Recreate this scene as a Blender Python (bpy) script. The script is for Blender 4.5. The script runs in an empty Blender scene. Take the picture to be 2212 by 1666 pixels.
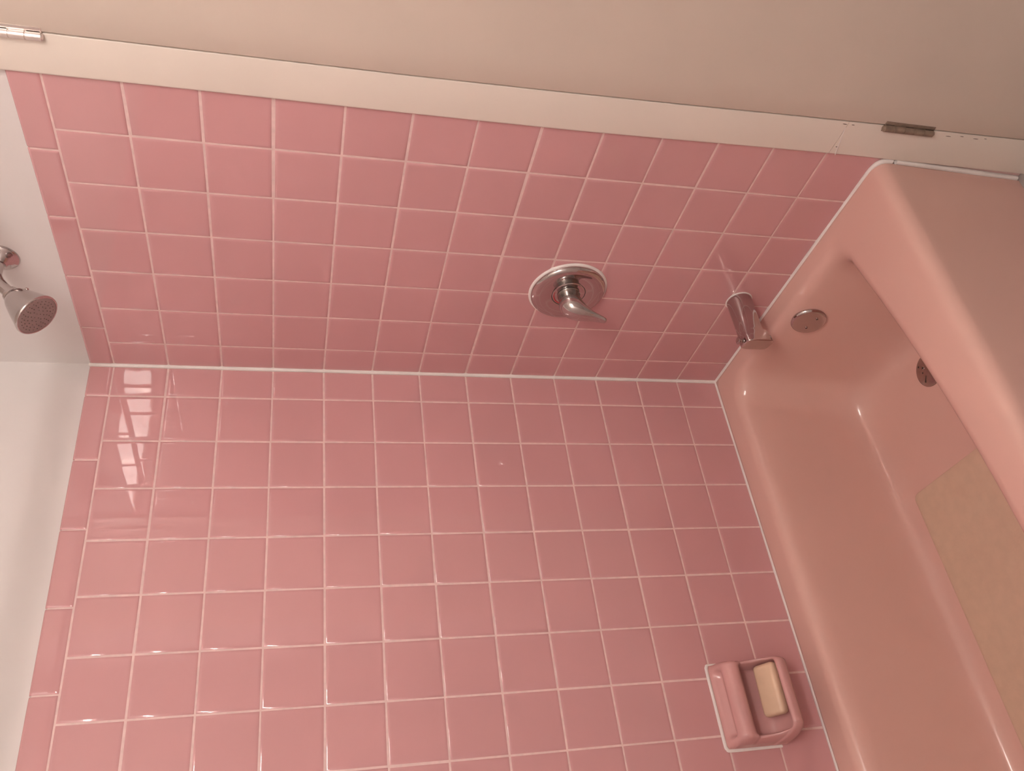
import bpy, bmesh, math, random
from mathutils import Vector, Matrix
random.seed(7)
S = bpy.context.scene
COL = S.collection
Z0 = 1.755                      # height of the bullnose joint above the floor; z below is written relative to it


# ------------------------------------------------------------------ camera
def make_camera():
    R = ((-0.12602272, -0.22427859, -0.96634227),
         (-0.82347572, 0.5668366, -0.02416604),
         (0.5531781, 0.79271393, -0.25612226))
    cd = bpy.data.cameras.new('camera')
    cam = bpy.data.objects.new('camera', cd)
    COL.objects.link(cam)
    x, y, z = Vector(R[0]), -Vector(R[1]), -Vector(R[2])
    m = Matrix((x, y, z)).transposed().to_4x4()
    m.translation = Vector((-1.14438, -1.60030, -0.36074 + Z0))
    cam.matrix_world = m
    cd.sensor_fit = 'HORIZONTAL'
    cd.sensor_width = 36.0
    cd.lens = 36.0 * 1825.83 / 2212.0
    cd.clip_start = 0.01
    S.camera = cam


make_camera()

# ------------------------------------------------------------------ world, exposure
W = bpy.data.worlds.new('world')
S.world = W
W.use_nodes = True
W.node_tree.nodes['Background'].inputs[0].default_value = (1.0, 0.8, 0.72, 1)
W.node_tree.nodes['Background'].inputs[1].default_value = 0.0
S.view_settings.view_transform = 'Standard'
S.view_settings.look = 'None'
S.view_settings.gamma = 1.0
S.view_settings.use_curve_mapping = False
S.view_settings.exposure = 0.0
LAMP_COLOR = (1.0, 0.93, 0.87)
LAMP_STRENGTH = 50.0


# ------------------------------------------------------------------ materials
def mat(name, color, rough=0.5, metal=0.0, coat=0.0, noise=0.0, nscale=6.0, bump=0.0, bscale=30.0, emit=None, estr=0.0, ior=1.5, detail=2.0, color2=None):
    m = bpy.data.materials.new(name)
    m.use_nodes = True
    nt = m.node_tree
    b = nt.nodes['Principled BSDF']
    b.inputs['Base Color'].default_value = (*color, 1)
    b.inputs['Roughness'].default_value = rough
    b.inputs['Metallic'].default_value = metal
    b.inputs['IOR'].default_value = ior
    b.inputs['Coat Weight'].default_value = coat
    tc = nt.nodes.new('ShaderNodeTexCoord')
    if noise > 0:
        n = nt.nodes.new('ShaderNodeTexNoise')
        n.inputs['Scale'].default_value = nscale
        n.inputs['Detail'].default_value = detail
        nt.links.new(tc.outputs['Object'], n.inputs['Vector'])
        mx = nt.nodes.new('ShaderNodeMix')
        mx.data_type = 'RGBA'
        c2 = color2 if color2 else tuple(min(1, c * (1 + noise)) for c in color)
        c1 = color if color2 else tuple(c * (1 - noise) for c in color)
        mx.inputs[6].default_value = (*c1, 1)
        mx.inputs[7].default_value = (*c2, 1)
        rp = nt.nodes.new('ShaderNodeMapRange')
        rp.inputs[1].default_value = 0.35
        rp.inputs[2].default_value = 0.65
        nt.links.new(n.outputs['Fac'], rp.inputs[0])
        nt.links.new(rp.outputs[0], mx.inputs[0])
        nt.links.new(mx.outputs[2], b.inputs['Base Color'])
    if bump > 0:
        n = nt.nodes.new('ShaderNodeTexNoise')
        n.inputs['Scale'].default_value = bscale
        n.inputs['Detail'].default_value = 2.0
        nt.links.new(tc.outputs['Object'], n.inputs['Vector'])
        bp = nt.nodes.new('ShaderNodeBump')
        bp.inputs['Strength'].default_value = 1.0
        bp.inputs['Distance'].default_value = bump
        nt.links.new(n.outputs['Fac'], bp.inputs['Height'])
        nt.links.new(bp.outputs['Normal'], b.inputs['Normal'])
    if emit:
        b.inputs['Emission Color'].default_value = (*emit, 1)
        b.inputs['Emission Strength'].default_value = estr
    return m


M = dict(
    tile=mat('pink_glazed_tile', (0.63, 0.335, 0.345), 0.018, noise=0.03, nscale=3.0, bump=0.00022, bscale=9, ior=1.62),
    grout=mat('pale_grout', (0.80, 0.58, 0.56), 0.7, noise=0.06, nscale=60),
    caulk=mat('white_caulk', (0.86, 0.80, 0.77), 0.45, noise=0.04, nscale=25),
    plaster=mat('painted_plaster', (0.80, 0.76, 0.745), 0.55, noise=0.012, nscale=4, bump=0.0004, bscale=40),
    casing=mat('cream_trim_paint', (0.81, 0.73, 0.65), 0.33, noise=0.015, nscale=5, bump=0.0002, bscale=35),
    door=mat('cream_door_paint', (0.655, 0.56, 0.482), 0.42, noise=0.02, nscale=3, bump=0.0002, bscale=60),
    crack=mat('chipped_paint', (0.08, 0.05, 0.035), 0.8, noise=0.3, nscale=80),
    chrome=mat('chrome', (0.55, 0.50, 0.49), 0.07, metal=1.0, noise=0.02, nscale=30),
    worn=mat('worn_chrome', (0.58, 0.51, 0.48), 0.2, metal=1.0, noise=0.06, nscale=60),
    satin=mat('satin_steel', (0.78, 0.70, 0.66), 0.32, metal=0.85, noise=0.03, nscale=60),
    tarnish=mat('tarnished_brass_paint', (0.25, 0.18, 0.135), 0.6, metal=0.15, noise=0.12, nscale=90),
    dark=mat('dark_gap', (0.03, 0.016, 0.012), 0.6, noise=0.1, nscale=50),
    red=mat('red_mark', (0.45, 0.015, 0.015), 0.35, noise=0.05, nscale=50),
    drain=mat('dull_drain_metal', (0.42, 0.34, 0.32), 0.16, metal=1.0, noise=0.08, nscale=70),
    hub=mat('dark_plated_metal', (0.34, 0.32, 0.30), 0.22, metal=1.0, noise=0.15, nscale=120),
    face=mat('shower_face_plastic', (0.34, 0.25, 0.235), 0.35, noise=0.05, nscale=80),
    nozzle=mat('dark_nozzle', (0.10, 0.06, 0.055), 0.5, noise=0.1, nscale=90),
    tub=mat('peach_pink_enamel', (0.73, 0.455, 0.395), 0.12, noise=0.02, nscale=2.5, bump=0.0002, bscale=8),
    soap=mat('beige_soap', (0.76, 0.545, 0.39), 0.42, noise=0.04, nscale=30, bump=0.0006, bscale=40),
    mat_=mat('beige_bath_mat', (0.67, 0.485, 0.365), 0.5, noise=0.03, nscale=40, bump=0.0003, bscale=220, detail=5),
    ceramic=mat('pink_soap_dish_glaze', (0.64, 0.35, 0.34), 0.17, noise=0.03, nscale=9),
    floor=mat('grey_floor_tile', (0.42, 0.38, 0.36), 0.35, noise=0.12, nscale=20),
    ceiling=mat('ceiling_paint', (0.78, 0.72, 0.67), 0.7, noise=0.01, nscale=5),
    glass=mat('lit_frosted_shade', (0.9, 0.8, 0.72), 0.5, emit=LAMP_COLOR, estr=LAMP_STRENGTH, noise=0.01, nscale=5),
)


# ------------------------------------------------------------------ helpers
def link(o, parent=None):
    COL.objects.link(o)
    if parent:
        o.parent = parent
    return o


def obj(name, bm, m, parent=None, sharp=40, recalc=True):
    if recalc:
        bmesh.ops.recalc_face_normals(bm, faces=bm.faces)
    me = bpy.data.meshes.new(name)
    bm.to_mesh(me)
    bm.free()
    for mm in (m if isinstance(m, (list, tuple)) else [m]):
        me.materials.append(M[mm])
    for p in me.polygons:
        p.use_smooth = True
    if sharp:
        me.set_sharp_from_angle(angle=math.radians(sharp))
    return link(bpy.data.objects.new(name, me), parent)


def struct(name, bm, m, **k):
    o = obj(name, bm, m, **k)
    o['kind'] = 'structure'
    return o


def thing(name, label, cat, group=None, loc=(0, 0, 0)):
    o = bpy.data.objects.new(name, None)
    o.empty_display_size = 0.05
    link(o)
    o.location = loc
    return tag(o, label, cat, group)


def tag(o, label, cat, group=None):
    o['label'] = label
    o['category'] = cat
    if group:
        o['group'] = group
    return o


def box(bm, x0, x1, y0, y1, z0, z1, bevel=0.0, seg=3):
    vs = [bm.verts.new((x, y, z)) for x in (x0, x1) for y in (y0, y1) for z in (z0, z1)]
    fs = [bm.faces.new([vs[i] for i in q]) for q in ((0, 1, 3, 2), (4, 6, 7, 5), (0, 4, 5, 1), (2, 3, 7, 6), (0, 2, 6, 4), (1, 5, 7, 3))]
    if bevel:
        es = list({e for f in fs for e in f.edges})
        bmesh.ops.bevel(bm, geom=es, offset=bevel, segments=seg, profile=0.5, affect='EDGES')
    return vs


def Zs(z):
    return z + Z0


def loft(bm, rings, cap0=True, cap1=True, closed=True):
    R = [[bm.verts.new(p) for p in r] for r in rings]
    n = len(R[0])
    for a, b in zip(R, R[1:]):
        for i in range(n if closed else n - 1):
            j = (i + 1) % n
            bm.faces.new((a[i], a[j], b[j], b[i]))
    if cap0:
        bm.faces.new(R[0][::-1])
    if cap1:
        bm.faces.new(R[-1])
    return R


def lathe(bm, origin, axis, prof, n=48, ref=(0, 1, 0)):
    """prof: list of (distance along axis, radius)"""
    a = Vector(axis).normalized()
    u = (Vector(ref) - a * a.dot(Vector(ref))).normalized()
    v = a.cross(u)
    o = Vector(origin)
    rings = []
    for d, r in prof:
        r = max(r, 0.00005)
        rings.append([o + a * d + (u * math.cos(t) + v * math.sin(t)) * r for t in [2 * math.pi * i / n for i in range(n)]])
    loft(bm, rings)


def smooth_path(pts, sub=8):
    """Catmull-Rom through tuples of any length"""
    out = []
    P = [pts[0]] + list(pts) + [pts[-1]]
    for i in range(1, len(P) - 2):
        for s in range(sub):
            t = s / sub
            out.append(tuple(0.5 * (2 * b + (c - a) * t + (2 * a - 5 * b + 4 * c - d) * t * t + (-a + 3 * b - 3 * c + d) * t ** 3)
                             for a, b, c, d in zip(P[i - 1], P[i], P[i + 1], P[i + 2])))
    out.append(tuple(pts[-1]))
    return out


def sweep(bm, pts, n=24, ref=(0, 1, 0), sub=8):
    """pts: (x,y,z,ra,rb): ra along ref, rb across it"""
    P = smooth_path(pts, sub)
    rings = []
    for i, p in enumerate(P):
        a = Vector(P[max(i - 1, 0)][:3])
        b = Vector(P[min(i + 1, len(P) - 1)][:3])
        t = (b - a).normalized()
        u = (Vector(ref) - t * t.dot(Vector(ref))).normalized()
        v = t.cross(u)
        rings.append([Vector(p[:3]) + u * math.cos(q) * p[3] + v * math.sin(q) * p[4] for q in [2 * math.pi * k / n for k in range(n)]])
    loft(bm, rings)


# ------------------------------------------------------------------ measured tile grid
ZK = [-0.0001, -0.1090, -0.2192, -0.3279, -0.4386, -0.5474, -0.6563, -0.7668, -0.8771, -0.9867, -1.0947, -1.2040, -1.3133, -1.4330]
BJ = [0.0, 0.0787, 0.1879, 0.2967, 0.4067, 0.5166, 0.6266, 0.7372, 0.848, 0.9585, 1.069, 1.1795, 1.29, 1.4005, 1.52]
FI = [0.0, 0.0781, 0.1892, 0.2983, 0.4074, 0.5154, 0.6243, 0.7430]
BULL_F = [0.0, 0.1254, 0.2798, 0.4333, 0.5818, 0.7350]
BULL_B = [0.0, 0.0787, 0.2324, 0.3836, 0.5358, 0.6879, 0.840, 0.992, 1.144, 1.296, 1.448, 1.52]
TOP = 0.0475


def tile(bm, frame, a0, a1, z0, z1, bull=False):
    """a glazed tile with softly rounded edges; frame(a, z, h) -> world point"""
    ca, cz = (a0 + a1) / 2, (z0 + z1) / 2
    ta, tz = random.gauss(0, 0.0020), random.gauss(0, 0.0016)
    hj = random.gauss(0, 0.00008)
    prof = [(0.0, -0.0035), (0.0001, -0.0020), (0.0007, -0.0013), (0.0018, -0.00075), (0.0032, -0.00030), (0.0048, -0.00006), (0.0064, 0.0), (0.0078, 0.0)]
    if bull:
        # grid with extra rows so the top edge rolls back to the plaster
        def edge(d):
            for (da, ha), (db, hb) in zip(prof, prof[1:]):
                if d <= db:
                    return ha + (hb - ha) * (d - da) / (db - da)
            return 0.0
        us = [a0 + d for d, h in prof] + [a1 - d for d, h in reversed(prof)]
        zs = [z0 + d for d, h in prof] + [z1 - e for e in (0.010, 0.0052, 0.0042, 0.0032, 0.0022, 0.0014, 0.0008, 0.0003, 0.0)]
        G = []
        for z in zs:
            row = []
            e = z1 - z
            t = -(0.005 - math.sqrt(max(0.005 ** 2 - (0.005 - e) ** 2, 0))) if e < 0.005 else 0.0
            for a in us:
                h = min(edge(min(a - a0, a1 - a)), edge(z - z0) if z < cz else 0.0) + t
                row.append(bm.verts.new(frame(a, z, h + hj + ta * (a - ca) + tz * (z - cz))))
            G.append(row)
        for A, B in zip(G, G[1:]):
            for i in range(len(us) - 1):
                bm.faces.new((A[i], A[i + 1], B[i + 1], B[i]))
        return
    R = []
    for d, h in prof:
        ring = []
        for (sa, sz) in ((-1, -1), (1, -1), (1, 1), (-1, 1)):
            a = (a0 + d) if sa < 0 else (a1 - d)
            z = (z0 + d) if sz < 0 else (z1 - d)
            ring.append(bm.verts.new(frame(a, z, h + hj + ta * (a - ca) + tz * (z - cz))))
        R.append(ring)
    for A, B in zip(R, R[1:]):
        for i in range(4):
            j = (i + 1) % 4
            bm.faces.new((A[i], A[j], B[j], B[i]))
    bm.faces.new(R[-1])


def gap_f(k, i):
    """half joint width on the valve wall for the level joint k between rows i and i+1"""
    if k == 7:
        return 0.0019
    if k == 3 and i >= 5:
        return 0.0021
    if k in (1, 2) and i >= 6:
        return 0.0017
    return 0.0010 + 0.0003 * ((k * 7 + i * 3) % 3) / 2


def gap_b(k, j):
    return 0.0010 + 0.0004 * ((k * 5 + j * 3) % 3) / 2


def tile_field(rows, bull, frame, gap, name, parent):
    bm = bmesh.new()
    for i in range(len(rows) - 1):
        for k in range(len(ZK) - 1):
            g0, g1 = gap(k, i), gap(k + 1, i)
            a0 = rows[i] + (0.0012 if i else 0.0005)
            a1 = rows[i + 1] - 0.0012
            tile(bm, frame, a0, a1, ZK[k + 1] + g1, ZK[k] - g0)
    for a, b in zip(bull, bull[1:]):
        tile(bm, frame, a + (0.0008 if a else 0.0005), b - 0.0008, ZK[0] + gap(0, 0), TOP, bull=True)
    return obj(name, bm, 'tile', parent, sharp=None)


def back_frame(a, z, h):
    return Vector((-a, -h, Zs(z)))


def right_frame(a, z, h):
    return Vector((-h, -a, Zs(z)))


# ------------------------------------------------------------------ room shell
XL, YF, ZC = -1.53, -2.06, 2.44
bm = bmesh.new()
box(bm, XL - 0.1, 0.1, 0.005, 0.12, 0, ZC)
wall_back = struct('wall_back', bm, 'plaster')
bm = bmesh.new()
box(bm, 0.0045, 0.12, -0.80, 0.005, 0, ZC)
box(bm, 0.0045, 0.12, -1.62, -0.80, Zs(0.42), ZC)
box(bm, 0.0045, 0.12, YF, -1.62, 0, ZC)
wall_right = struct('wall_right', bm, 'plaster')
bm = bmesh.new()
box(bm, XL - 0.12, XL, YF, 0.007, 0, ZC)
struct('wall_left', bm, 'plaster')
bm = bmesh.new()
box(bm, XL - 0.12, 0.12, YF - 0.12, YF, 0, ZC)
struct('wall_front', bm, 'plaster')
bm = bmesh.new()
box(bm, XL - 0.12, 0.12, YF - 0.12, 0.12, ZC, ZC + 0.1)
struct('ceiling', bm, 'ceiling')
bm = bmesh.new()
box(bm, XL - 0.12, 0.12, YF - 0.12, 0.12, -0.1, 0.0)
struct('floor', bm, 'floor')

tile_field(BJ, BULL_B, back_frame, gap_b, 'tile_field', wall_back)
tile_field(FI, BULL_F, right_frame, gap_f, 'tile_field', wall_right)
bm = bmesh.new()
box(bm, -1.52, 0.0, 0.0013, 0.0048, Zs(-1.435), Zs(TOP - 0.0045))
obj('grout', bm, 'grout', wall_back)
bm = bmesh.new()
box(bm, 0.0013, 0.0044, -0.742, 0.0, 0.001, Zs(TOP - 0.0045))
obj('grout', bm, 'grout', wall_right)


# ------------------------------------------------------------------ caulk lines (trim)
def bead(bm, pts, r, wobble=0.0):
    P = []
    for i, p in enumerate(pts):
        rr = r * (1 + wobble * math.sin(i * 1.7) * 0.6)
        P.append((*p, rr, rr))
    d = Vector(pts[-1]) - Vector(pts[0])
    ref = (0, 0, 1) if abs(d.z) < 0.5 * d.length else (1, 1, 0)
    sweep(bm, P, n=10, ref=ref, sub=4)


bm = bmesh.new()
bead(bm, [(-0.0015, -0.0015, Zs(0.048 - t * 1.48 / 20)) for t in range(21)], 0.0046, 0.12)
for k in range(13):      # small swellings where the grout lines meet the corner
    bmesh.ops.create_uvsphere(bm, u_segments=12, v_segments=8, radius=0.0058, matrix=Matrix.Translation((-0.0012, -0.0012, Zs(ZK[k]))) @ Matrix.Scale(0.9, 4))
struct('trim_1', bm, 'caulk')
bm = bmesh.new()
bead(bm, [(-t * 1.52 / 24, -0.002, Zs(-1.4225)) for t in range(25)], 0.0048, 0.1)
struct('trim_2', bm, 'caulk')
bm = bmesh.new()
pts = [(-0.002, -t * 0.70 / 12, Zs(-1.4225)) for t in range(13)]
pts += [(-0.002, -0.716, Zs(-1.4235)), (-0.002, -0.7275, Zs(-1.428)), (-0.002, -0.7345, Zs(-1.441)), (-0.002, -0.7350, Zs(-1.47))]
pts += [(-0.002, -0.735 + 0.008 * t / 6, Zs(-1.47 - t * 0.28 / 6)) for t in range(1, 7)]
bead(bm, pts, 0.0052, 0.12)
struct('trim_3', bm, 'caulk')

# ------------------------------------------------------------------ door casing and door
SEAM = [(0.69, -0.7982), (0.05, -0.7985), (-0.30, -0.7986), (-0.53, -0.7990), (-0.77, -0.8018), (-1.02, -0.8060), (-1.19, -0.8097), (-1.38, -0.8133), (-1.69, -0.8168), (-1.755, -0.8175)]


def seam_y(z):
    for (za, ya), (zb, yb) in zip(SEAM, SEAM[1:]):
        if z <= za and z >= zb:
            t = (za - z) / (za - zb)
            return ya + (yb - ya) * t
    return SEAM[-1][1]


def casing(bm, z_hi, z_lo, n, inner, face=-0.0065):
    """board between the tile and the door, with softly rounded long edges"""
    rings = []
    for i in range(n + 1):
        z = z_hi + (z_lo - z_hi) * i / n
        yo = seam_y(z) + 0.0004
        yi = inner(z)
        r = 0.0045
        prof = [(0.02, yi), (0.0, yi)]
        for q in range(6):
            t = math.pi / 2 * q / 5
            prof.append((face + r * (1 - math.sin(t)), yi - r * (1 - math.cos(t))))
        prof.append((face - 0.0006, (yi + yo) / 2))
        ro_ = 0.0008
        for q in range(6):
            t = math.pi / 2 * (1 - q / 5)
            prof.append((face + ro_ * (1 - math.sin(t)), yo + ro_ * (1 - math.cos(t))))
        prof += [(0.0, yo), (0.02, yo)]
        rings.append([(x, y, Zs(z)) for x, y in prof])
    loft(bm, rings)


def inner_y(z):
    t = min(1, max(0, (-z - 0.75) / 0.62))
    return -0.7285 - 0.0110 * t * t * (3 - 2 * t) + 0.0004 * math.sin(z * 9)


bm = bmesh.new()
casing(bm, 0.46, -1.3105, 60, inner_y)
struct('trim_4', bm, 'casing', sharp=50)
bm = bmesh.new()
casing(bm, -1.3115, -1.755, 24, inner_y, face=-0.0062)
plinth = struct('trim_5', bm, 'casing', sharp=50)
# painted-over joint and chips near the tub
bm = bmesh.new()
sweep(bm, [(-0.0066, seam_y(-1.31) + 0.012 + t * 0.0102 + 0.0006 * math.sin(t * 3), Zs(-1.3100 - t * 0.0026), 0.0006, 0.0009) for t in range(7)], n=8, ref=(1, 0, 0), sub=3)
obj('paint_ridge', bm, 'caulk', plinth)
bm = bmesh.new()
for (y, z, a, b) in ((-0.7850, -1.3045, 0.0014, 0.0022), (-0.757, -1.3180, 0.0009, 0.0018), (-0.8065, -1.3050, 0.0009, 0.0050), (-0.8065, -1.3220, 0.0007, 0.0032),
                     (-0.8080, -1.585, 0.0006, 0.0060), (-0.8095, -1.553, 0.0005, 0.004), (-0.8065, -1.525, 0.0005, 0.006), (-0.8105, -1.605, 0.0005, 0.003)):
    bmesh.ops.create_uvsphere(bm, u_segments=10, v_segments=6, radius=1.0, matrix=Matrix.Translation((-0.0064, y, Zs(z))) @ Matrix.Diagonal((0.0004, a, b, 1)))
obj('paint_chip', bm, 'crack', plinth)

# door slab: its hinge edge follows the same slightly leaning seam
bm = bmesh.new()
rings = []
for i in range(41):
    z = 0.385 + (-1.745 - 0.385) * i / 40
    ye = seam_y(z) - 0.0022
    r = 0.001
    f_ = -0.0067
    prof = [(0.034, ye), (f_ + r, ye), (f_ + r * 0.3, ye - r * 0.3), (f_, ye - r), (f_, ye - 0.05), (f_, -1.56), (f_, -1.588), (f_ + 0.002, -1.59), (0.034, -1.59)]
    rings.append([(x, y, Zs(z)) for x, y in prof])
loft(bm, rings)
door = struct('door_1', bm, 'door')
bm = bmesh.new()
lathe(bm, (-0.0055, -1.53, 0.98), (-1, 0, 0), [(0, 0.030), (0.004, 0.030), (0.006, 0.012), (0.030, 0.010), (0.036, 0.022), (0.052, 0.028), (0.064, 0.022), (0.068, 0.001)], n=32)
obj('door_knob', bm, 'satin', door)
# far casing and head casing of the same doorway
bm = bmesh.new()
box(bm, -0.0065, 0.02, -1.67, -1.593, 0.0, Zs(0.46), bevel=0.003)
struct('trim_6', bm, 'casing')
bm = bmesh.new()
box(bm, -0.0065, 0.02, -1.592, -0.7775, Zs(0.388), Zs(0.46), bevel=0.003)
struct('trim_7', bm, 'casing')
# dark panel added behind the door, painting the shade inside the seam gap
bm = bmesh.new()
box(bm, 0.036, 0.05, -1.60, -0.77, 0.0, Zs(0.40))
struct('gap_shade_panel', bm, 'dark')


# ------------------------------------------------------------------ hinges
def hinge(zc, material, leaf_material, label):
    L = 0.052
    y = seam_y(zc)
    t = thing('butt_hinge', label, 'hinge', loc=(-0.006, y, Zs(zc)))
    bm = bmesh.new()                                   # leaf let into the door edge
    box(bm, -0.0018, 0.006, -0.0088, -0.0008, -L, L, bevel=0.0006, seg=2)
    obj('leaf', bm, leaf_material, t)
    bm = bmesh.new()                                   # leaf on the casing side
    box(bm, -0.0016, 0.003, -0.0006, 0.012, -L * 0.99, L * 0.99, bevel=0.0006, seg=2)
    obj('leaf', bm, leaf_material, t)
    for q in range(5):
        a = -L + q * 2 * L / 5
        bm = bmesh.new()
        lathe(bm, (-0.0035, 0.0040, a + 0.0004), (0, 0, 1), [(0, 0.0050), (0.0005, 0.0062), (2 * L / 5 - 0.0013, 0.0062), (2 * L / 5 - 0.0008, 0.0050)], n=24, ref=(1, 0, 0))
        obj('knuckle', bm, material, t)
        if q % 2 == 0:                                 # dark slot beside every other knuckle
            bm = bmesh.new()
            box(bm, -0.0024, 0.0012, -0.0028, -0.0014, a + 0.002, a + 2 * L / 5 - 0.002)
            obj('slot', bm, 'dark', t)
    bm = bmesh.new()
    lathe(bm, (-0.0035, 0.0040, -L - 0.002), (0, 0, 1), [(0, 0.002), (0.0008, 0.0045), (0.002, 0.0052), (2 * L + 0.002, 0.0052), (2 * L + 0.0035, 0.004), (2 * L + 0.004, 0.001)], n=20, ref=(1, 0, 0))
    obj('pin', bm, material, t)
    return t


hinge(0.0345, 'satin', 'satin', 'bright silver butt hinge on the door seam above the pink tile top')
hinge(-1.4340, 'tarnish', 'tarnish', 'dull brown painted-over butt hinge on the door seam beside the bathtub')


# ------------------------------------------------------------------ bathtub
def yfront(x):
    u = min(max(-x - 0.10, 0.0), 0.72)
    y = 0.559 + 0.22 * u - 0.15 * u * u
    far = max(0.0, -x - 1.05)
    return -(y - 0.35 * far * far)


def rrect(x1, x0, y1, y0f, r, z, nc=10, ns=14):
    """rounded rectangle loop; y0f(x) gives the front side"""
    pts = []
    def arc(cx, cy, a0):
        for i in range(nc + 1):
            t = a0 + math.pi / 2 * i / nc
            pts.append((cx + r * math.cos(t), cy + r * math.sin(t)))
    def seg(p, q):
        for i in range(1, ns):
            t = i / ns
            pts.append((p[0] + (q[0] - p[0]) * t, p[1] + (q[1] - p[1]) * t))
    ya, yb = y0f(x1 - r), y0f(x0 + r)
    arc(x1 - r, y1 - r, 0)
    seg((x1 - r, y1), (x0 + r, y1))
    arc(x0 + r, y1 - r, math.pi / 2)
    seg((x0, y1 - r), (x0, yb + r))
    arc(x0 + r, yb + r, math.pi)
    for i in range(1, ns):
        x = (x0 + r) + (x1 - r - x0 - r) * i / ns
        pts.append((x, y0f(x)))
    arc(x1 - r, ya + r, 3 * math.pi / 2)
    seg((x1, ya + r), (x1, y1 - r))
    return [(x, y, Zs(z)) for x, y in pts]


tub = thing('bathtub', 'peach pink enamelled alcove bathtub under the tiled walls', 'bathtub', loc=(0, 0, 0))
bm = bmesh.new()
loops = []
C = lambda v: (lambda x: v)
RIM = -1.4200
loops.append(rrect(-0.003, -1.522, -0.004, C(-0.7250), 0.004, -1.7549))
loops.append(rrect(-0.003, -1.522, -0.004, C(-0.7270), 0.004, -1.66))
loops.append(rrect(-0.003, -1.522, -0.004, C(-0.7300), 0.004, -1.52))
loops.append(rrect(-0.003, -1.522, -0.004, C(-0.7325), 0.004, -1.46))
ro = 0.026
for q in range(7):
    t = math.pi / 2 * q / 6
    loops.append(rrect(-0.003, -1.522, -0.004, C(-0.7330 + ro * (1 - math.cos(t))), 0.004, RIM - ro * (1 - math.sin(t))))
loops.append(rrect(-0.012, -1.512, -0.012, C(-0.700), 0.02, RIM + 0.0003))
# inner edge: (z, x1, x0, y1, front inset, radius)
inner = [(RIM + 0.0003, -0.040, -1.444, -0.0550, 0.0270, 0.066),
         (RIM - 0.0018, -0.0475, -1.436, -0.0630, 0.0180, 0.066),
         (RIM - 0.0065, -0.0540, -1.429, -0.0705, 0.0100, 0.066),
         (RIM - 0.0140, -0.0595, -1.422, -0.0765, 0.0035, 0.066),
         (RIM - 0.0250, -0.0635, -1.416, -0.0810, -0.0010, 0.066),
         (RIM - 0.0420, -0.0668, -1.408, -0.0840, -0.0048, 0.066),
         (-1.500, -0.0730, -1.385, -0.0865, -0.008, 0.066),
         (-1.580, -0.0860, -1.340, -0.0915, -0.016, 0.070),
         (-1.650, -0.0990, -1.295, -0.0960, -0.024, 0.072),
         (-1.690, -0.1090, -1.265, -0.0995, -0.031, 0.080),
         (-1.708, -0.1170, -1.245, -0.1040, -0.039, 0.084),
         (-1.720, -0.1270, -1.225, -0.1120, -0.050, 0.086),
         (-1.728, -0.1400, -1.205, -0.1240, -0.064, 0.086),
         (-1.7315, -0.1560, -1.185, -0.1400, -0.080, 0.084),
         (-1.7330, -0.1800, -1.160, -0.1640, -0.105, 0.080)]
for z, x1, x0, y1, fi, r in inner:
    loops.append(rrect(x1, x0, y1, (lambda f: (lambda x: yfront(x) - f))(fi), r, z))
loft(bm, loops, cap0=False, cap1=True)
obj('tub_shell', bm, 'tub', tub, sharp=None)


def screw(parent, origin, axis, r=0.0032):
    bm = bmesh.new()
    lathe(bm, origin, axis, [(0, r), (0.0006, r), (0.0014, r * 0.7), (0.0017, 0.0002)], n=16)
    s = obj('screw', bm, 'worn', parent)
    bm = bmesh.new()
    a = Vector(axis).normalized()
    u = a.cross(Vector((0, 1, 0))).normalized()
    v = a.cross(u)
    o = Vector(origin) + a * 0.0016
    for (p, q) in ((u, v), (v, u)):
        vs = [bm.verts.new(o + p * sp * r * 0.8 + q * sq * r * 0.18 + a * sa * 0.0003) for sa in (-1, 1) for sp in (-1, 1) for sq in (-1, 1)]
        for f in ((0, 1, 3, 2), (4, 6, 7, 5), (0, 4, 5, 1), (2, 3, 7, 6), (0, 2, 6, 4), (1, 5, 7, 3)):
            bm.faces.new([vs[i] for i in f])
    obj('screw_slot', bm, 'dark', s)


# overflow plate
ax = Vector((-1, 0, 0.17)).normalized()
oc = Vector((-0.069, -0.3420, Zs(-1.4745)))
bm = bmesh.new()
lathe(bm, oc, ax, [(-0.012, 0.034), (0.0, 0.0375), (0.003, 0.0385), (0.0055, 0.0375), (0.0072, 0.0350), (0.0078, 0.0320), (0.0080, 0.020), (0.0081, 0.0002)], n=56)
ov = obj('overflow_plate', bm, 'chrome', tub)
ov['label'] = 'round chrome overflow plate'
up = Vector((0, 0, 1)) - ax * ax.z
up.normalize()
for s in (-1, 1):
    screw(ov, oc + ax * 0.0080 + up * (-0.006 * 1) + Vector((0, -0.0165 * s, 0)) + up * (-0.004 * s), ax)

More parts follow.
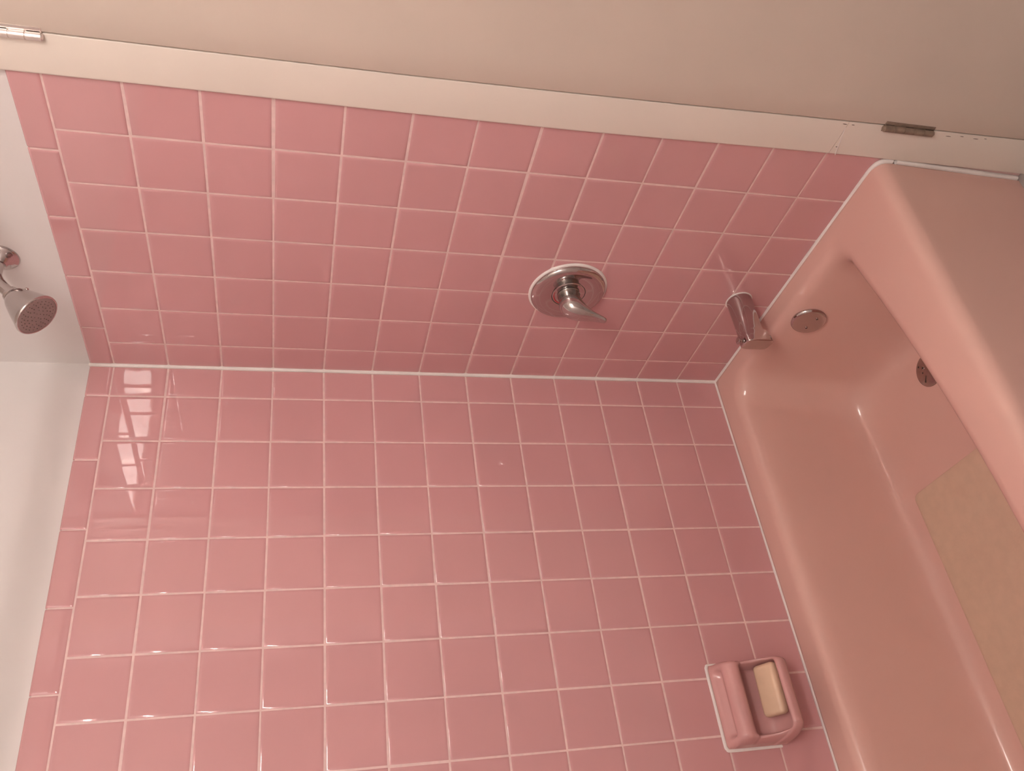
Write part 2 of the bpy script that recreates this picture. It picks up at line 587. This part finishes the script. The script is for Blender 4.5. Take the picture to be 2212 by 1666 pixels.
# drain strainer on the basin floor
dc = Vector((-0.196, -0.3425, Zs(-1.7320)))
bm = bmesh.new()
lathe(bm, dc, (0, 0, 1), [(-0.003, 0.038), (0.0, 0.038), (0.0018, 0.0368), (0.0030, 0.033), (0.0042, 0.022), (0.0048, 0.0002)], n=48)
dr = obj('drain_strainer', bm, 'drain', tub)
dr['label'] = 'dull chrome drain strainer'
for (dx, dy, lx, ly, rot) in ((-0.0135, 0.0135, 0.0100, 0.0017, -41), (0.0205, 0.0195, 0.002, 0.002, 0), (0.0015, 0.0150, 0.002, 0.002, 0), (0.016, -0.014, 0.0017, 0.010, 40), (-0.020, -0.016, 0.002, 0.002, 0)):
    bm = bmesh.new()
    rr = math.hypot(dx, dy)
    box(bm, -lx, lx, -ly, ly, 0.0016, 0.0054 - 0.05 * rr, bevel=0.0008, seg=2)
    bmesh.ops.rotate(bm, verts=bm.verts, matrix=Matrix.Rotation(math.radians(rot), 3, 'Z'))
    bmesh.ops.translate(bm, verts=bm.verts, vec=dc + Vector((dx, dy, 0)))
    obj('drain_hole', bm, 'dark', dr)
screw(dr, dc + Vector((0.0100, 0.0080, 0.0040)), (0, 0, 1), 0.0042)

# bath mat lying on the basin floor
bm = bmesh.new()
mz = -1.7312
mrings = []
for dz, ins in ((0.0, 0.0), (0.0006, 0.0002), (0.0010, 0.0012), (0.0011, 0.010)):
    mrings.append(rrect(-0.4100 - ins, -1.13 + ins, -0.150 - ins, C(-0.535 + ins), 0.014 - ins * 0.5, mz + dz, nc=6, ns=10))
loft(bm, mrings)
tag(obj('bath_mat', bm, 'mat_', sharp=60), 'thin beige non-slip bath mat on the floor of the pink bathtub', 'bath mat')

# ------------------------------------------------------------------ mixing valve
PY = -0.318
vc = (0.0, PY, Zs(-0.930))
valve = thing('shower_valve', 'chrome shower valve with a round plate and curved lever on the pink tile', 'faucet', loc=vc)
bm = bmesh.new()
lathe(bm, (0, 0, 0), (-1, 0, 0), [(-0.002, 0.0845), (0.0012, 0.0845), (0.0035, 0.0825), (0.004, 0.079), (0.003, 0.070)], n=64)
s_ = obj('sealant_ring', bm, 'caulk', valve)
s_['label'] = 'white caulk ring'
bm = bmesh.new()
lathe(bm, (0, 0, 0), (-1, 0, 0), [(0.001, 0.0800), (0.005, 0.0803), (0.0085, 0.0790), (0.0115, 0.0755), (0.0130, 0.0700), (0.0132, 0.0600), (0.0120, 0.0480), (0.0112, 0.0400),
                                  (0.0110, 0.0368), (0.0102, 0.0362), (0.0102, 0.0356), (0.0110, 0.0350), (0.0113, 0.0320), (0.0114, 0.0002)], n=72)
plate = obj('escutcheon', bm, 'chrome', valve, sharp=60)


def arc_mark(name, m, r, a0, a1, x, w, parent):
    bm = bmesh.new()
    n = 24
    P = []
    for i in range(n + 1):
        t = math.radians(a0 + (a1 - a0) * i / n)
        k = math.sin(math.pi * (i + 0.3) / (n + 0.6))
        P.append((x, r * math.sin(t), r * math.cos(t), w * (0.35 + 0.65 * k), 0.0004))
    sweep(bm, P, n=8, ref=(0, math.sin(math.radians((a0 + a1) / 2)), math.cos(math.radians((a0 + a1) / 2))), sub=1)
    return obj(name, bm, m, parent)


arc_mark('plate_arc', 'red', 0.0315, -10, 82, -0.0115, 0.0014, plate)['label'] = 'red hot-water arc'
arc_mark('plate_arc', 'dark', 0.0359, -30, 78, -0.0108, 0.0008, plate)['label'] = 'dark arc'  # thin dark arcs laid into the ring groove of the plate
arc_mark('plate_arc', 'dark', 0.0359, 150, 235, -0.0108, 0.0006, plate)['label'] = 'dark arc'
bm = bmesh.new()
lathe(bm, (0, 0, 0), (-1, 0, 0), [(0.012, 0.0240), (0.014, 0.0245), (0.0150, 0.0238), (0.029, 0.0225), (0.031, 0.020), (0.033, 0.018)], n=48)
sl = obj('stem_sleeve', bm, 'hub', valve)
bm = bmesh.new()       # raised C for cold on the sleeve
cy = []
for i in range(15):
    t = math.radians(50 + 260 * i / 14)
    th = math.radians(-52) + 0.15 * math.sin(t)
    xx = -0.0180 - 0.0030 * math.cos(t)
    cy.append((xx, -0.0240 * math.cos(th), -0.0240 * math.sin(th) * -1, 0.0005, 0.0005))
sweep(bm, cy, n=6, ref=(0, 1, 0), sub=2)
obj('cold_mark', bm, 'chrome', sl)
bm = bmesh.new()
sweep(bm, [(-0.027, 0, 0.002, 0.0170, 0.0170), (-0.030, 0, 0.002, 0.0225, 0.0220), (-0.038, 0, 0.000, 0.0262, 0.0250), (-0.048, 0, -0.0060, 0.0262, 0.0240),
           (-0.0575, 0, -0.0180, 0.0228, 0.0180), (-0.0645, 0, -0.0320, 0.0180, 0.0112), (-0.0695, 0, -0.0460, 0.0135, 0.0068), (-0.0745, 0, -0.0600, 0.0100, 0.0048),
           (-0.0785, 0, -0.0690, 0.0072, 0.0040), (-0.0795, 0, -0.0718, 0.0024, 0.0014)], n=36, sub=6)
obj('lever', bm, 'chrome', valve, sharp=None)

# ------------------------------------------------------------------ tub spout
spout = thing('tub_spout', 'chrome tub spout with a diverter knob on the pink tile above the bathtub', 'faucet', loc=(0, -0.3155, Zs(-1.336)))
bm = bmesh.new()
lathe(bm, (0, 0, 0), (-1, 0, 0), [(-0.001, 0.0300), (0.0015, 0.0300), (0.0022, 0.0285), (0.0015, 0.025)], n=48)
s_ = obj('sealant_ring', bm, 'caulk', spout)
s_['label'] = 'thin white caulk ring'
# stations: x, half width (y), top z, bottom z, squareness
st = [(0.0005, 0.0283, 0.0283, -0.0283, 2.0), (-0.010, 0.0283, 0.0283, -0.0283, 2.0), (-0.035, 0.0270, 0.0278, -0.0275, 2.05), (-0.065, 0.0250, 0.0275, -0.0275, 2.2),
      (-0.085, 0.0238, 0.0275, -0.0275, 2.4), (-0.094, 0.0234, 0.0273, -0.0300, 2.7), (-0.100, 0.0230, 0.0272, -0.0370, 3.2), (-0.110, 0.0226, 0.0268, -0.0392, 3.8), (-0.126, 0.0218, 0.0255, -0.0392, 4.6)]
st = smooth_path(st, 4)
rings = []
N = 64
for x, hw, zt, zb, e in st:
    cz, hz = (zt + zb) / 2, (zt - zb) / 2
    ring = []
    for i in range(N):
        t = 2 * math.pi * i / N
        c, s = math.cos(t), math.sin(t)
        y = hw * math.copysign(abs(c) ** (2 / e), c)
        z = cz + hz * math.copysign(abs(s) ** (2 / e), s)
        k = min(1.0, max(0.0, (-x - 0.10) / 0.026))
        ring.append((x + 0.34 * (y + hw) * k * 0.5, y, z))
    rings.append(ring)
last = rings[-1]
cx_ = sum(p[0] for p in last) / N
cz_ = sum(p[2] for p in last) / N
for f, dx in ((0.985, -0.0012), (0.95, -0.0020), (0.90, -0.0022)):
    rings.append([(p[0] + dx, p[1] * f, cz_ + (p[2] - cz_) * f) for p in last])
bm = bmesh.new()
loft(bm, rings)
obj('spout_body', bm, 'chrome', spout, sharp=35)
bm = bmesh.new()
lathe(bm, (-0.1150, 0.0, 0.0235), (0, 0, 1), [(0, 0.0060), (0.004, 0.0058), (0.0045, 0.0036), (0.0095, 0.0032), (0.0100, 0.0070), (0.0115, 0.0082), (0.0140, 0.0080), (0.0153, 0.0060), (0.0157, 0.0002)], n=32)
obj('diverter_knob', bm, 'chrome', spout)

# ------------------------------------------------------------------ shower head
sh = thing('shower_fixture', 'chrome shower head on a bent arm from the plaster above the tile', 'shower head', loc=(0, PY, Zs(0.145)))
bm = bmesh.new()
lathe(bm, (0.006, 0, 0), (-1, 0, 0), [(-0.001, 0.0315), (0.003, 0.0315), (0.006, 0.0295), (0.009, 0.0235), (0.013, 0.0170), (0.018, 0.0140), (0.020, 0.0118), (0.019, 0.0100)], n=56)
obj('flange', bm, 'chrome', sh)
bm = bmesh.new()
sweep(bm, [(0.004, 0, 0, 0.0104, 0.0104), (-0.020, 0, 0.0008, 0.0104, 0.0104), (-0.038, 0, 0.0002, 0.0104, 0.0104), (-0.052, 0, -0.0055, 0.0104, 0.0104), (-0.064, 0, -0.0150, 0.0104, 0.0104), (-0.086, 0, -0.0370, 0.0104, 0.0104)], n=28, sub=8)
obj('shower_arm', bm, 'chrome', sh)
hd = Vector((-0.043, 0, -0.0464)).normalized()
h0 = Vector((-0.0810, 0, -0.0320))
hl = 0.0650
bm = bmesh.new()
lathe(bm, h0, hd, [(-0.004, 0.0105), (-0.003, 0.0140), (0.001, 0.0150), (0.004, 0.0145), (0.0050, 0.0130), (0.0060, 0.0150), (0.009, 0.0190), (0.016, 0.0228), (0.024, 0.0258), (0.034, 0.0296), (0.044, 0.0330), (0.054, 0.0362), (0.061, 0.0388),
                   (0.0640, 0.0398), (0.0665, 0.0395), (0.0680, 0.0380), (0.0675, 0.0365), (0.066, 0.0360)], n=64)
hb = obj('head_shell', bm, 'chrome', sh)
bm = bmesh.new()
lathe(bm, h0 + hd * 0.0635, hd, [(0, 0.0365), (0.0035, 0.0363), (0.0042, 0.0340), (0.0036, 0.022), (0.0042, 0.010), (0.0046, 0.0002)], n=48)
fc = obj('spray_face', bm, 'face', sh)
fc['label'] = 'brownish grey spray face'
u = Vector((0, 1, 0))
v = hd.cross(u)
for r, n, ph in ((0.0300, 24, 0.0), (0.0245, 18, 0.2), (0.0185, 14, 0.1), (0.0120, 8, 0.3), (0.0055, 4, 0.0)):
    for i in range(n):
        t = 2 * math.pi * i / n + ph
        p = h0 + hd * (0.0635 + 0.0034) + (u * math.cos(t) + v * math.sin(t)) * r
        bm = bmesh.new()
        lathe(bm, p, hd, [(-0.001, 0.00110), (0.0012, 0.00095), (0.0017, 0.0005)], n=8)
        obj('nozzle', bm, 'nozzle', fc)
bm = bmesh.new()       # small flow pip on the upper side of the shell
sd = (Vector((0, -0.62, 0)) + Vector((0.55, 0, -0.55))).normalized()
po = h0 + hd * 0.020 + sd * 0.0235
lathe(bm, po, sd, [(-0.003, 0.0034), (0.0025, 0.0032), (0.0038, 0.0018), (0.004, 0.0002)], n=16, ref=(1, 0.2, 0))
obj('flow_pip', bm, 'worn', sh)

# ------------------------------------------------------------------ soap dish and soap
dish = thing('soap_dish', 'pink ceramic wall soap dish with grab bar above the bathtub rim', 'soap dish', loc=(0, 0, 0))
CEN = [(0, -1.1975), (-0.006, -1.1978), (-0.0105, -1.1995), (-0.0135, -1.2045), (-0.0165, -1.2140), (-0.0225, -1.2185), (-0.0300, -1.2135), (-0.0380, -1.2065), (-0.0470, -1.2065),
       (-0.0560, -1.2115), (-0.0610, -1.2200), (-0.0605, -1.2300), (-0.0545, -1.2390), (-0.0440, -1.2440), (-0.0300, -1.2470), (-0.0170, -1.2510), (-0.0110, -1.2600), (-0.0100, -1.2750),
       (-0.0120, -1.2930), (-0.0190, -1.3050), (-0.0330, -1.3120), (-0.0520, -1.3160), (-0.0700, -1.3150), (-0.0800, -1.3105), (-0.0860, -1.3030), (-0.0910, -1.2985), (-0.0965, -1.2990),
       (-0.0990, -1.3050), (-0.0970, -1.3150), (-0.0890, -1.3240), (-0.0700, -1.3300), (-0.0400, -1.3320), (-0.0150, -1.3260), (0, -1.3180)]
CEN = [(-0.0, CEN[0][1])] + CEN[1:]
END = list(CEN)
# filled-in version used at the two ends: no groove, and a side wall running from bar to lip
for i in range(3, 7):
    f = (i - 2) / 5
    END[i] = (-0.0105 - 0.0275 * f, -1.1995 - 0.007 * f)
n0, n1 = 12, 25
for i in range(n0, n1 + 1):
    f = (i - n0) / (n1 - n0)
    END[i] = (-0.0545 - 0.0370 * f, -1.2390 - 0.0600 * f + 0.004 * math.sin(math.pi * f))
xa, xb = -0.7135, -0.8735
rings = []
ds = [0, 0.0004, 0.0015, 0.0035, 0.0065, 0.0095, 0.0125, 0.015, 0.0175, 0.020, 0.0225, 0.026, 0.032, 0.042, 0.055, 0.068]
stn = [(xa - d, d) for d in ds] + [((xa + xb) / 2, 0.08)] + [(xb + d, d) for d in reversed(ds)]
for x, d in stn:
    def sm(a, b):
        t = min(1, max(0, (d - a) / (b - a)))
        return t * t * (3 - 2 * t)
    wg, wr = sm(0.012, 0.026), sm(0.0085, 0.0205)
    ring = []
    for i, (c, e) in enumerate(zip(CEN, END)):
        w = wg if i < 9 else wr
        y = e[0] + (c[0] - e[0]) * w
        z = e[1] + (c[1] - e[1]) * w
        rad = 0.013 if i < 14 else 0.024
        q = min(1, d / rad)
        m = math.sqrt(max(0, 1 - (1 - q) ** 2))
        if i < 3:
            m = min(1, d / 0.004)
            m = math.sqrt(max(0, 1 - (1 - m) ** 2))
        zc = -1.258
        ring.append((x, y * m, Zs(zc + (z - zc) * (0.95 + 0.05 * min(1, d / 0.008)))))
    rings.append(ring)
bm = bmesh.new()
loft(bm, rings)
obj('dish_body', bm, 'ceramic', dish, sharp=None)
bm = bmesh.new()
pth = [(-0.7120, -0.001, -1.316), (-0.7110, -0.001, -1.260), (-0.7115, -0.001, -1.205), (-0.7150, -0.001, -1.1970), (-0.7280, -0.001, -1.1955), (-0.79, -0.001, -1.1955), (-0.86, -0.001, -1.1955),
       (-0.872, -0.001, -1.1975), (-0.8755, -0.001, -1.206), (-0.8760, -0.001, -1.26), (-0.8760, -0.001, -1.3165)]
W_ = [0.0008, 0.0010, 0.0022, 0.0034, 0.0036, 0.0036, 0.0038, 0.0040, 0.0036, 0.0032, 0.0028]
sweep(bm, [(x, y, Zs(z), 0.0022, w) for (x, y, z), w in zip(pth, W_)], n=10, ref=(0, 1, 0), sub=5)
s_ = obj('sealant_bead', bm, 'caulk', dish)
s_['label'] = 'white caulk around the dish'

bm = bmesh.new()
box(bm, -0.049, 0.049, -0.0255, 0.0255, -0.0115, 0.0115, bevel=0.0085, seg=5)
for v_ in bm.verts:      # slightly worn, bellied bar
    v_.co.z *= 1 + 0.10 * (1 - (v_.co.x / 0.049) ** 2)
    v_.co.y *= 1 - 0.05 * (v_.co.x / 0.049) ** 2
soap = obj('soap_bar', bm, 'soap', sharp=None)
soap.location = (-0.7810, -0.0570, Zs(-1.2925))
soap.rotation_euler = (math.radians(24), math.radians(0), math.radians(-3))
tag(soap, 'worn beige bar of soap lying in the pink soap dish', 'soap')

# ------------------------------------------------------------------ shower curtain rod (casts the soft band on the plaster)
rod = thing('curtain_rod', 'chrome shower curtain rod high above the front edge of the bathtub', 'curtain rod', loc=(0, -0.765, 1.936))
bm = bmesh.new()
lathe(bm, (0.003, 0, 0), (-1, 0, 0), [(0, 0.0125), (1.53, 0.0125)], n=24)
obj('rod', bm, 'chrome', rod)
for x, s in ((-0.0068, -1), (-1.5299, 1)):
    bm = bmesh.new()
    lathe(bm, (x, 0, 0), (s, 0, 0), [(0, 0.028), (0.004, 0.028), (0.010, 0.018), (0.022, 0.015), (0.022, 0.0128)], n=32)
    obj('rod_flange', bm, 'chrome', rod)

# ------------------------------------------------------------------ vanity light behind the photographer, the room's lamp
LX, LZ = -1.02, 2.085
lamp = thing('vanity_light', 'row of lit frosted glass shades on the wall facing the bathtub', 'wall light', loc=(LX, YF, LZ))
bm = bmesh.new()
box(bm, -0.37, 0.37, 0.0, 0.03, -0.065, 0.065, bevel=0.005)
obj('back_plate', bm, 'satin', lamp)
for i in range(6):
    xx = -0.30 + i * 0.12
    bm = bmesh.new()
    box(bm, xx - 0.051, xx + 0.051, 0.045, 0.100, -0.052, 0.052, bevel=0.006, seg=4)
    obj('lamp_shade', bm, 'glass', lamp)
    bm = bmesh.new()
    lathe(bm, (xx, 0.028, 0), (0, 1, 0), [(0, 0.02), (0.018, 0.02)], n=24, ref=(1, 0, 0))
    obj('shade_holder', bm, 'satin', lamp)
